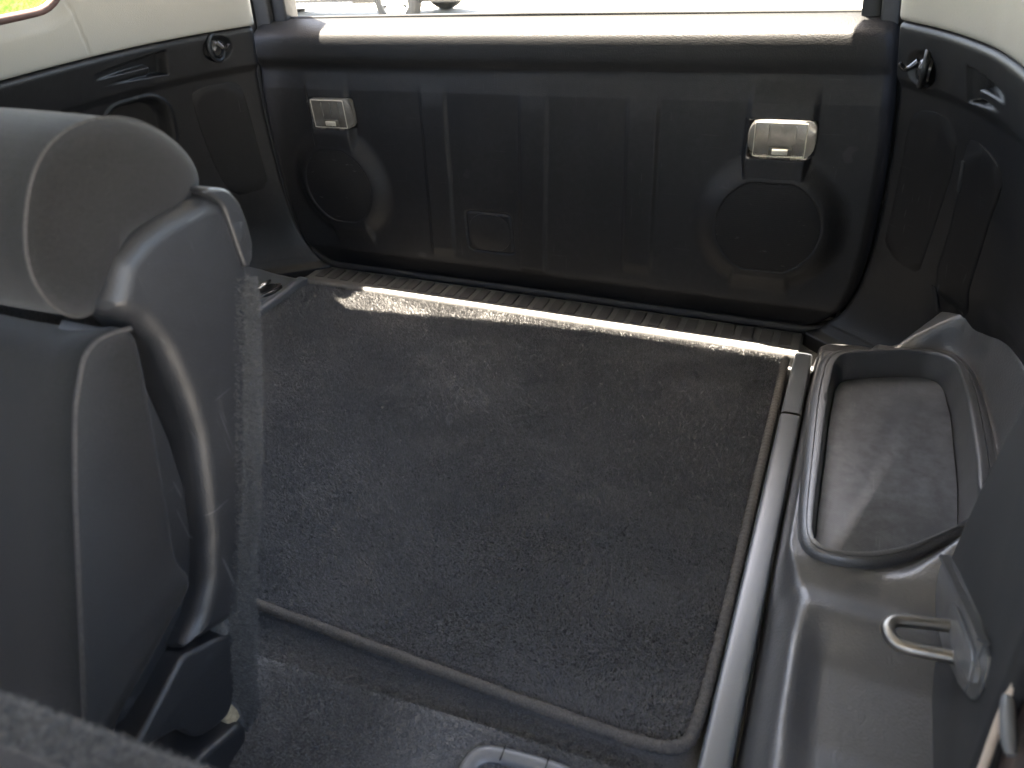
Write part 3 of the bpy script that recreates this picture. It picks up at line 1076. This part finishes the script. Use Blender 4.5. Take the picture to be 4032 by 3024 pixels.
# beige upper trims with the quarter windows
def upper(s, ywin, label, seam):
    t = thing('pillar_trim', label, 'pillar trim', (s * .66, -.2, .512))
    y = np.r_[np.linspace(.020, -.40, 150), np.linspace(-.405, -1.0, 80)]
    z = np.r_[.5126, np.linspace(.5128, .975, 130)]
    Yg, Zg = np.meshgrid(y, z, indexing='ij')
    d = sdbox(Yg, Zg, (ywin - .86) / 2, .745, (ywin + .86) / 2, .153, .07)
    off = .0055 - .010 * (1 - ss(.0, .03, d)) - .0015 * (1 - ss(.5128, .517, Zg))
    if seam is not None:
        off = off - .0022 * (1 - ss(.0006, .0028, np.abs(Yg - (seam - (Zg - .51) * .12)))) * (Zg < .60)
    r = np.clip((Yg - .006) / .0141, 0, 1)
    X = s * (wallx(Yg, Zg) - off) + s * .012 * (1 - np.sqrt(np.clip(1 - r ** 2, 0, 1)))
    X[:, 0] += s * .03
    F = [f for f in gridF(len(y), len(z), flip=(s < 0)) if d.ravel()[f[0]] > 0]
    mk('trim_panel', np.stack([X, Yg, Zg], 2), F, 'beige_trim', t, 0)
    gs = sdbox_outline((ywin - .86) / 2, .745, (ywin + .86) / 2, .153, .07)
    tube('window_seal', [(s * (float(wallx(a, b)) + .008), a, b) for a, b in gs], .007, 'window_seal', t, 8, True)
    gp = [(s * (float(wallx(a, b)) + .016), a, b) for a, b in gs]
    mk('side_glass', gp, [list(range(len(gp)))], 'window_glass', t, 0, False)
    return t
simple('window_seal', (0.05, 0.022, 0.02), 0.6, 0, 0.2)
def sdbox_outline(cx, cz, hx, hz, r, n=10):
    P = []
    for k, (sx, sz) in enumerate(((1, 1), (-1, 1), (-1, -1), (1, -1))):
        for a in np.linspace(k * math.pi / 2, (k + 1) * math.pi / 2, n):
            P.append((cx + sx * (hx - r) + r * math.cos(a), cz + sz * (hz - r) + r * math.sin(a)))
    return P
upper(-1, -.262, 'cream pillar trim above the black wall behind the upright seat', -.268)
upper(1, -.37, 'cream pillar trim above the wall with the jack cover', None)

for s, lb in ((-1, 'dark light-blocking rear corner post on the upright seat side'), (1, 'dark light-blocking rear corner post on the storage tray side')):
    xa, xb = (-.86, -.588) if s < 0 else (.566, .86)
    cp_ = thing('corner_post', lb, 'body post', ((xa + xb) / 2, .1, -.4))  # posts added to stop sun and sky leaking past the door edges
    rbox('outer_post', (xa, .085, -.4), (xb, .16, .99), 'pillar_plastic', cp_, .01)
    rbox('inner_post', (-.86, .030, .0) if s < 0 else (.640, .030, .0), (-.660, .0845, .99) if s < 0 else (.86, .0845, .99), 'black_gap', cp_, .004)
# outer skins behind the trims keep daylight out of the wall cavity
for s, nm, lb in ((-1, 'body_side', 'painted outer body side beyond the upright seat'), (1, 'body_side', 'painted outer body side beyond the storage tray')):
    tag(rbox(nm, (min(s * .83, s * .86), -1.0, -.4), (max(s * .83, s * .86), .03, .575), 'truck_paint', None, .006), lb, 'body panel')

# =================================================================== LOW SIDE BOX WITH TIE-DOWN (left)
lb = thing('side_ledge', 'low black ledge with a tie-down ring beside the mat', 'ledge', (-.62, -.35, 0))
prof_l = chaikin([(-.5305, -.022), (-.5305, .004), (-.533, .0105), (-.541, .0125), (-.549, .0115), (-.554, .006), (-.558, .0045), (-.60, .006), (-.64, .012), (-.665, .022), (-.70, .040), (-.80, .05)], 2, False)
ys = np.r_[np.linspace(-.040, -.075, 10), np.linspace(-.08, -.9, 50)]
V = []
for yv in ys:
    k = ss(-.040, -.070, yv) if yv > -.075 else 1
    k = float(np.clip((-.040 - yv) / .03, 0, 1)) ** .5
    V.append([(a, yv, -.02 + (b + .02) * k) for a, b in prof_l])
mk('ledge_top', np.array(V), gridF(len(ys), len(prof_l), flip=True), 'rail_plastic', lb, 50)
td = thing('tie_down_ring', 'chromed tie-down ring in an oval cup beside the upright seat', 'tie-down', (-.580, -.142, .006))
ov = [(-.580 + .022 * math.cos(a) + .010 * math.sin(a), -.142 + .034 * math.sin(a)) for a in np.linspace(0, 2 * math.pi, 60, endpoint=False)]
pad('cup', ov, lambda a, b, h: (a, b, .0125 + h), .012, .003, 'dark_gloss', td, 3)
ov2 = np.array([-.580, -.142]) + (np.array(ov) - np.array([-.580, -.142])) * .72
pad('cup_well', ov2, lambda a, b, h: (a, b, .0132 + h), .002, .0008, 'black_gap', td, 2)
pts = [(-.588 + .012 * math.cos(a), -.140 + .020 * math.sin(a), .020 + .006 * math.cos(a)) for a in np.linspace(0, 2 * math.pi, 40, endpoint=False)]
tube('ring', pts, .0032, 'chrome', td, 10, True)

# =================================================================== CONSOLE WITH STORAGE TRAY (right)
con = thing('side_console', 'grained black wheel arch console holding the storage tray', 'console', (.64, -.5, 0))
RO = np.array([(.5455, -.30), (.549, -.215), (.560, -.188), (.580, -.174), (.661, -.149), (.715, -.136), (.738, -.145), (.754, -.178), (.763, -.253), (.768, -.333), (.769, -.44), (.755, -.49), (.711, -.533), (.671, -.577), (.636, -.599), (.600, -.605), (.574, -.602), (.561, -.580), (.557, -.536), (.5525, -.452), (.5475, -.356)])
RI = np.array([(.573, -.30), (.574, -.225), (.582, -.200), (.600, -.188), (.66, -.166), (.692, -.158), (.714, -.160), (.727, -.180), (.735, -.24), (.740, -.388), (.738, -.46), (.728, -.495), (.707, -.519), (.671, -.556), (.640, -.577), (.610, -.589), (.588, -.590), (.578, -.578), (.5765, -.529), (.5745, -.40)])
RO, RI = ccw(resample(rounded(RO, .012), 260, True)), ccw(inset(ccw(resample(rounded(RI, .012), 260, True)), -.0030))
ccen = np.array([.65, -.36])
Op = polar(RO, ccen, 180)
def dist_out(Xg, Yg):   # signed distance-like value from the rim outline (positive outside)
    a = np.arctan2(Yg - ccen[1], Xg - ccen[0]); r = np.hypot(Xg - ccen[0], Yg - ccen[1])
    th = np.linspace(-math.pi, math.pi, 180, endpoint=False)
    R = np.hypot(*(Op - ccen).T)
    return r - np.interp(a, np.r_[th, math.pi], np.r_[R, R[0]])
gx_ = np.r_[np.linspace(.5435, .60, 46), np.linspace(.6025, .83, 90)]
gy_ = np.linspace(-.058, -1.05, 330)
Xg, Yg = np.meshgrid(gx_, gy_, indexing='ij')
D = dist_out(Xg, Yg)
xe = .5435 + 0 * Yg
side = 1 - (1 - np.clip((Xg - xe) / (.012 + .030 * ss(-.58, -.66, Yg)), 0, 1)) ** 2.4
Zt = .086 - .012 * ss(-.60, -.64, Yg)
dip = .020 * ss(-.655, -.715, -(-Yg)) * ss(.566, .606, Xg) * (1 - ss(-.790, -.835, Yg) * .4)
Zt = Zt - dip + .004 * np.exp(-((Yg + .655) / .02) ** 2)
sh = ss(.002, .022, D) * np.clip((Xg - .648) / .105, 0, 1)
Zt = Zt + .080 * sh * ss(-.66, -.50, Yg)
# rear end falls to a low shelf
Zt = Zt * (1 - ss(-.175, -.145, Yg + 0 * Xg) * ss(.63, .60, Xg) * .55)
rear = ss(-.006, .010, Yg + .128 - .95 * np.maximum(Xg - .655, 0))
Zt = Zt * (1 - rear) + .020 * rear
Zg = -.02 + (Zt + .02) * side
F = [f for f in gridF(len(gx_), len(gy_), flip=False) if D.ravel()[f[0]] > -.010]
o = mk('console_top', np.stack([Xg, Yg, Zg], 2), F, 'console_plastic', con, 0)
fix_normals(o)
tr = ring('storage_tray', RO, RI, [(0, -.0005, .070), (0, 0, .086), (.05, 0, .0905), (.16, 0, .0940), (.36, 0, .0965), (.47, 0, .0972), (.50, 0, .0958), (.53, 0, .0974), (.72, 0, .0988), (.90, 0, .0985), (.98, 0, .0965), (1, 0, .0925), (1, .0015, .085), (1, .006, .052), (1, .0075, .0400), (1, .0095, .0300)], 'tray_plastic', con, None, 180, ccen)
tr["label"] = "deep open storage tray with rounded rim"
RIx = inset(polar(RI, ccen, 180), .0080)
Ip = RIx
def tray_floor_mat():
    m, nt, b = _new('tray_floor')
    v = _coord(nt)
    vo = nt.nodes.new("ShaderNodeTexVoronoi")
    vo.inputs["Scale"].default_value = 420
    vo.inputs["Randomness"].default_value = 0.05
    nt.links.new(_coord(nt, (1, 1, 0.02), (0, 0, 0.78)), vo.inputs["Vector"])
    bl = _math(nt, 'MULTIPLY', _noise(nt, v, 9, 5, 0.65), _noise(nt, v, 60, 4, 0.7))
    dust = _ramp(nt, bl, [(0.18, 0.0), (0.42, 0.6)])
    scr = _ramp(nt, _noise(nt, _coord(nt, (300, 20, 20), (0, 0, .25)), 1.0, 1), [(0.72, 0.0), (0.75, .5)])
    c = _mix(nt, dust, (0.072, 0.077, 0.087), (0.165, 0.176, 0.194))  # dust tint, also lightened to stand in for a window reflection
    c = _mix(nt, _math(nt, 'MULTIPLY', scr, .5), c, (.2, .2, .2))
    nt.links.new(c, b.inputs["Base Color"])
    nt.links.new(_ramp(nt, bl, [(0.15, 0.28), (0.45, 0.40)]), b.inputs["Roughness"])
    _bump(nt, vo.outputs["Distance"], 0.6, 0.0005, b)
    MATS['tray_floor'] = m
tray_floor_mat()
pad('tray_floor', Ip, lambda a, b, h: (a, b, .0475 + h + (b + .38) * .045), .004, .0015, 'tray_floor', tr, 2)
# crumbs in the corner of the tray
V, F = [], []
for k in range(160):
    a, b, r = .590 + abs(rng.normal(0, .0045)), -.213 + rng.normal(0, .005), rng.uniform(.0005, .0014)
    zc = .046 + abs(rng.normal(0, .003))
    i = len(V)
    V += [(a - r, b, zc), (a, b - r, zc), (a + r, b, zc), (a, b + r, zc), (a, b, zc + r), (a, b, zc - r)]
    F += [(i, i + 1, i + 4), (i + 1, i + 2, i + 4), (i + 2, i + 3, i + 4), (i + 3, i, i + 4), (i + 1, i, i + 5), (i + 2, i + 1, i + 5), (i + 3, i + 2, i + 5), (i, i + 3, i + 5)]
crumbs = mk('crumbs', V, F, 'padding', None, 0, kind='stuff')
tag(crumbs, 'pale crumbs gathered in the rear corner of the storage tray', 'crumbs')

# rail with its end cap between mat and console
rail = thing('cargo_rail', 'long smooth plastic rail cover between the mat and the console', 'rail', (.527, -.6, -.01))
rp = chaikin([(.5095, -.022), (.5098, .004), (.5118, .0095), (.517, .0112), (.535, .0112), (.5385, .0100), (.5405, .006), (.541, -.022)], 2, False)
for nm, ya, yb, dz in (('rail_cover', -.2470, -1.1, 0.0), ('rail_end_cap', -.066, -.2458, .0012)):
    ys = np.r_[np.linspace(ya, ya - .008, 6), np.linspace(ya - .01, yb + .001, 30), [yb]]
    V = []
    for i, yv in enumerate(ys):
        k = 1 if nm == 'rail_cover' and i > 1 else (min(1, (i + .4) / 4) ** .5 if nm == 'rail_end_cap' else .93)
        V.append([(a + (0.000 if nm == 'rail_cover' else .0006 * (1 if a < .525 else -1)), yv, -.02 + (b + .02 + dz) * k) for a, b in rp])
    o = mk(nm, np.array(V), gridF(len(ys), len(rp)), 'rail_plastic', rail, 50)
    fix_normals(o)
ce = pad('console_end', chaikin([(.546, -.130), (.546, -.082), (.552, -.070), (.575, -.062), (.625, -.056), (.645, -.075), (.645, -.135)], 2), lambda a, b, h: (a, b, .036 + h), .05, .006, 'console_plastic', con, 4)

# =================================================================== FRONT PILLAR PANEL, STRIKER, JAMB (right)
pp_ = thing('seat_side_panel', 'tall dark trim panel carrying the seat latch striker', 'trim panel', (.72, -.7, 0))
pan = chaikin([(-.607, .02), (-.600, .10), (-.598, .15), (-.612, .27), (-.632, .36), (-.645, .42), (-.67, .46), (-.79, .46), (-.805, .36), (-.815, .28), (-.838, .17), (-.86, .06), (-.87, -.02), (-.70, -.02)], 1)
pad('panel', pan, lambda a, b, h: (.7005 - h, a, b), .08, .007, 'pillar_plastic', pp_, 5)
st_ = thing('seat_striker', 'steel U-shaped seat latch striker on a black bracket', 'striker', (.69, -.70, .15))
# bracket: two stepped plates with raised edges
pad('base_plate', chaikin([(-.588, .118), (-.598, .136), (-.780, .228), (-.800, .208), (-.796, .172), (-.66, .088), (-.60, .09)], 1), lambda a, b, h: (.6965 - h, a, b), .006, .002, 'dark_steel', st_, 3)
prism('edge_flange', [(.698, -.599, .130), (.690, -.603, .133), (.690, -.776, .226), (.698, -.778, .224)], (0, -.003, .006), 'dark_steel', st_)
pad('spring_plate', chaikin([(-.672, .150), (-.700, .172), (-.786, .212), (-.797, .195), (-.745, .155), (-.700, .132)], 1), lambda a, b, h: (.6925 - h, a, b), .005, .0015, 'grey_steel' if 'grey_steel' in MATS else 'dark_steel', st_, 3)
U = [(.702, -.7005, .150), (.680, -.7050, .150), (.660, -.7095, .150), (.6475, -.713, .150), (.6430, -.7240, .150), (.6490, -.7375, .1505), (.660, -.7400, .151), (.682, -.7385, .152), (.708, -.7365, .154)]
tube('striker_loop', resample(chaikin(U, 3, False), 60), .0060, 'zinc_steel', st_, 14)

jb = thing('door_jamb', 'dark painted door jamb with a pale seal strip past the striker panel', 'door jamb', (.74, -.95, 0))
jpoly = [(-.795, .40), (-.815, .29), (-.840, .165), (-.862, .06), (-.875, -.05), (-1.3, -.05), (-1.3, .08), (-1.0, .20), (-.90, .34)]
pad('jamb_panel', jpoly, lambda a, b, h: (.712 - h, a, b), .06, .006, 'jamb_paint', jb, 3)
tube('seal_strip', resample([(.708, -.790, .39), (.706, -.806, .291), (.706, -.841, .164), (.706, -.88, .02)], 30), .0032, 'seal_strip', jb, 10)
tube('rubber_bumper', resample([(.7055, -.822, .232), (.7050, -.837, .229), (.7050, -.852, .227), (.7055, -.864, .226)], 12), [.003, .0042, .0048, .005, .005, .005, .005, .005, .005, .0048, .0042, .003], 'grey_handle', jb, 12)

# =================================================================== UPRIGHT REAR SEAT (left)
seat = thing('rear_seat', 'upright grey fabric rear seat back with integrated headrest and plastic side', 'car seat', (-.27, -.95, -.05))
XS = .060
xm = lambda x0: (lambda a, b, h: (x0 + h, a, b))
front = [(-.778, .5195), (-.800, .5195), (-.831, .519), (-.856, .515), (-.877, .506), (-.890, .490), (-.902, .478), (-.895, .463), (-.885, .454), (-.875, .423), (-.873, .379), (-.877, .332), (-.891, .283), (-.907, .233), (-.925, .194), (-.948, .168), (-.977, .152)]
rear = [(-.905, .1200), (-.886, .158), (-.870, .192), (-.845, .236), (-.772, .401), (-.756, .4380), (-.757, .497), (-.764, .512)]
pad('side_shield', rounded(front + rear, .006), xm(XS), .05, .017, 'shell_plastic', seat, 8, n=300)
low = [(-.9775, .1490), (-.9195, .1160), (-.935, .076), (-.948, .046), (-.964, .031), (-.982, .036), (-.997, .044), (-1.005, .056), (-1.011, .080), (-1.019, .088), (-1.041, .100), (-1.075, .098), (-1.090, .090), (-1.075, .108), (-1.044, .118)]
pad('lower_shield', rounded(low, .007), xm(XS - .0012), .05, .006, 'shell_plastic', seat, 5, n=200)
# padding seen between the shield and the carpeted back
rbox('foam_padding', (-.55, -.968, .008), (.0555, -.949, .045), 'padding', seat, .004)
# recess web behind the shield
pad('recess_web', chaikin([(-.885, .46), (-.885, .30), (-.91, .20), (-.955, .155), (-1.055, .11), (-1.06, .19), (-.96, .30), (-.93, .43)], 1), xm(.036), .05, .003, 'shell_plastic', seat, 2)
# fabric cushion
seam = [(-.8885, .4515), (-.905, .4570), (-.920, .4575), (-.932, .452), (-.941, .440), (-.949, .430), (-.957, .417), (-.973, .385), (-.989, .352), (-1.013, .298), (-1.037, .244), (-1.065, .183), (-1.082, .140), (-1.080, .118)]
back = [(-1.055, .150), (-.998, .176), (-.949, .197), (-.938, .2055), (-.9365, .215), (-.939, .230), (-.939, .247), (-.926, .292), (-.9075, .365), (-.892, .424)]
cpoly = np.array(seam + back)
cp = ccw(resample(chaikin(cpoly, 2), 220, True))
# loft along x: rounded end at the aisle side, then straight across
V, L = [], []
xs_ = [(.0530, .0045), (.0545, .0030), (.0550, .0012), (.0545, 0.0), (.051, -.0012), (.040, -.0022), (.02, -.003), (0.0, -.0022), (-.05, -.001), (-.2, 0), (-.35, .001), (-.55, .0), (-.60, .01)]
for xv, ins in xs_:
    Q = inset(cp, ins)
    dz = .009 * float(1 - ss(.005, .050, xv))
    L.append([(xv, a - .3 * dz * float(ss(.38, .445, b)), b - dz * float(ss(.38, .445, b))) for a, b in Q])
V = np.array(L).reshape(-1, 3)
N = len(cp)
F = gridF(len(xs_), N, False, True)
F.append(list(range(N)))
o = mk('back_cushion', V, F, 'seat_fabric', seat, 55); fix_normals(o)
o.data.materials.append(MATS['seat_front_fabric'])  # front faces take the darker cloth, their shade held in its colour
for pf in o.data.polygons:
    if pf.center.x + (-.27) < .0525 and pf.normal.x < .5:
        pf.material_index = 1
sp_ = resample(chaikin([(.0535, a, b) for a, b in seam], 2, False), 90)
tube('cushion_piping', sp_, .0020, 'piping', seat, 8)
# headrest
hs_ = [(-.834, .5955), (-.803, .5870), (-.778, .5690), (-.7605, .545), (-.7575, .523), (-.769, .5105), (-.800, .5095), (-.840, .5100), (-.858, .503), (-.8700, .494), (-.884, .475), (-.897, .4665), (-.909, .4690), (-.918, .478), (-.925, .492), (-.9265, .515), (-.917, .542), (-.895, .574), (-.868, .592)]
hp = ccw(resample(chaikin(hs_, 2), 200, True))
N = len(hp)
cH = np.array([-.858, .530])
# side face (slightly domed) and sweep across the seat with a crowned top
L = []
for k in range(0, 13):
    s = k / 12
    L.append([(.050 - .010 * s ** 3.0 - .008 * s ** 14, a, b) for a, b in cH + (hp - cH) * (max(s, .02))])
swp = [(.028, 1.004), (.022, .995), (.014, 1.010), (.0, 1.022), (-.03, 1.035), (-.08, 1.05), (-.18, 1.06), (-.30, 1.06), (-.42, 1.05), (-.52, 1.03), (-.58, .98), (-.60, .85)]
for xv, sc in swp:
    L.append([(xv, a, b) for a, b in cH + (hp - cH) * np.array([1 + (sc - 1) * .55, sc])])
F = gridF(len(L), N, False, True)
F.append(list(range(N)))
F.append([(len(L) - 1) * N + i for i in range(N)])
hr = mk('headrest', np.array(L).reshape(-1, 3), F, 'seat_fabric', seat, 60); fix_normals(hr)
hr.data.materials.append(MATS['seat_front_fabric'])  # headrest front likewise shaded by the darker cloth
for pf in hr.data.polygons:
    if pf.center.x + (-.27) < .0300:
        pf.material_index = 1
q_ = cH + (resample(hp, 160, True) - cH) * 1.002
tube('headrest_piping', [(.0295, a, b) for a, b in q_], .0016, 'piping', hr, 8, True)
# carpeted back board
strip = [(-.765, .4440), (-.7575, .431), (-.760, .413), (-.786, .346), (-.813, .280), (-.833, .236), (-.855, .191), (-.865, .178), (-.887, .121), (-.909, .070), (-.926, .027), (-.936, -.012), (-.948, -.047), (-.957, -.059), (-.969, -.050), (-.957, -.005), (-.955, .022), (-.960, .050), (-.940, .107), (-.920, .156), (-.902, .192), (-.888, .210), (-.860, .276), (-.806, .401), (-.784, .4440)]
sp2 = resample(np.array(strip), 160, True)
pad('carpet_back', sp2, lambda a, b, h: (.0570 + h, a, b), .66, .005, 'seat_pile', seat, 3)
n = 26000
tri = []
cen = np.array(strip)
rr = np.array(strip[1:14]); ll = np.array(strip[24:13:-1])
ti = rng.uniform(0, 1, n)
Rr = resample(rr, 200); Ll = resample(ll, 200)
idx = (ti * 199).astype(int)
sm = rng.uniform(-.02, .85, n)[:, None]
pt = Rr[idx] * (1 - sm) + Ll[idx] * sm
nb2 = np.column_stack([np.full(n, .0560), pt])
nr = np.tile([1.0, .25, 0.0], (n, 1)); nr[:, 1] += np.where(sm[:, 0] < .15, 1.1, 0)
tufts('carpet_fuzz', nb2, nr / np.linalg.norm(nr, axis=1, keepdims=True), .0058, .0013, np.array([0, .1, -.45]), 'seat_pile', seat, .5)
# latch cover at the top of the back board
lc = [(-.785, .5235), (-.780, .5255), (-.765, .5200), (-.758, .515), (-.751, .502), (-.749, .485), (-.750, .463), (-.756, .450), (-.7635, .4445), (-.7685, .4480), (-.7700, .497), (-.7720, .508), (-.780, .5185)]
pad('latch_cover', rounded(lc, .004), xm(.0632), .10, .0035, 'shell_plastic', seat, 4, n=140)
pad('latch_button', rounded([(-.7675, .488), (-.755, .4875), (-.7535, .473), (-.767, .466)], .002), xm(.0633), .003, .0006, 'shell_plastic', seat, 2)
# hinge bracket at the foot
pad('hinge_cover', rounded([(-1.10, .045), (-1.018, .036), (-1.003, .031), (-.980, .022), (-.962, .016), (-.957, .002), (-.969, -.029), (-.978, -.06), (-1.10, -.06)], .006), xm(.0655), .09, .007, 'shell_plastic', seat, 5, n=120)
tube('hinge_pivot', [(.06, -.972, -.045), (.105, -.972, -.045)], [.020, .020], 'dark_gloss', seat, 24)
rbox('back_frame', (-.60, -.95, -.05), (.03, -.90, .12), 'black_gap', seat, .01)

# =================================================================== FOLDED SEAT IN THE FOREGROUND
fs = thing('folded_seat', 'carpeted edge of the folded seat, its plastic side below', 'car seat', (.25, -1.25, -.02))
A = np.array([.2185, -1.1350, .4180]); B = np.array([.293, -1.110, .360])
d1 = (B - A) / np.linalg.norm(B - A)
dn = np.array([.008, -.011, -.0115]); dn = dn - d1 * (dn @ d1); dn /= np.linalg.norm(dn)
A0, B0 = A - d1 * .22, B + d1 * .10
TH = .0165
away = np.cross(d1, dn)
if away[0] > 0: away = -away
away = away / np.linalg.norm(away)
prism('carpet_board', [A0, B0, B0 + dn * TH, A0 + dn * TH], away * .012, 'seat_pile', fs)
prism('plastic_side', [A0 + dn * TH * 1.02, B0 + dn * TH * 1.02, np.array([B0[0], B0[1] - .02, -.02]), np.array([A0[0], A0[1] - .02, -.02])], (-.012, .008, -.004), 'shell_plastic', fs)
n = 30000
s = rng.uniform(0, 1, n)[:, None]; t = rng.uniform(-.02, 1.05, n)[:, None]
bp = A0 + (B0 - A0) * s + dn * TH * t
nv = np.tile(-away, (n, 1)) + np.where(t < .12, -1.0, 0) * dn
tufts('carpet_fuzz', bp + away * .001, nv / np.linalg.norm(nv, axis=1, keepdims=True), .0040, .0010, np.array([0, 0, .1]), 'seat_pile', fs, .5)
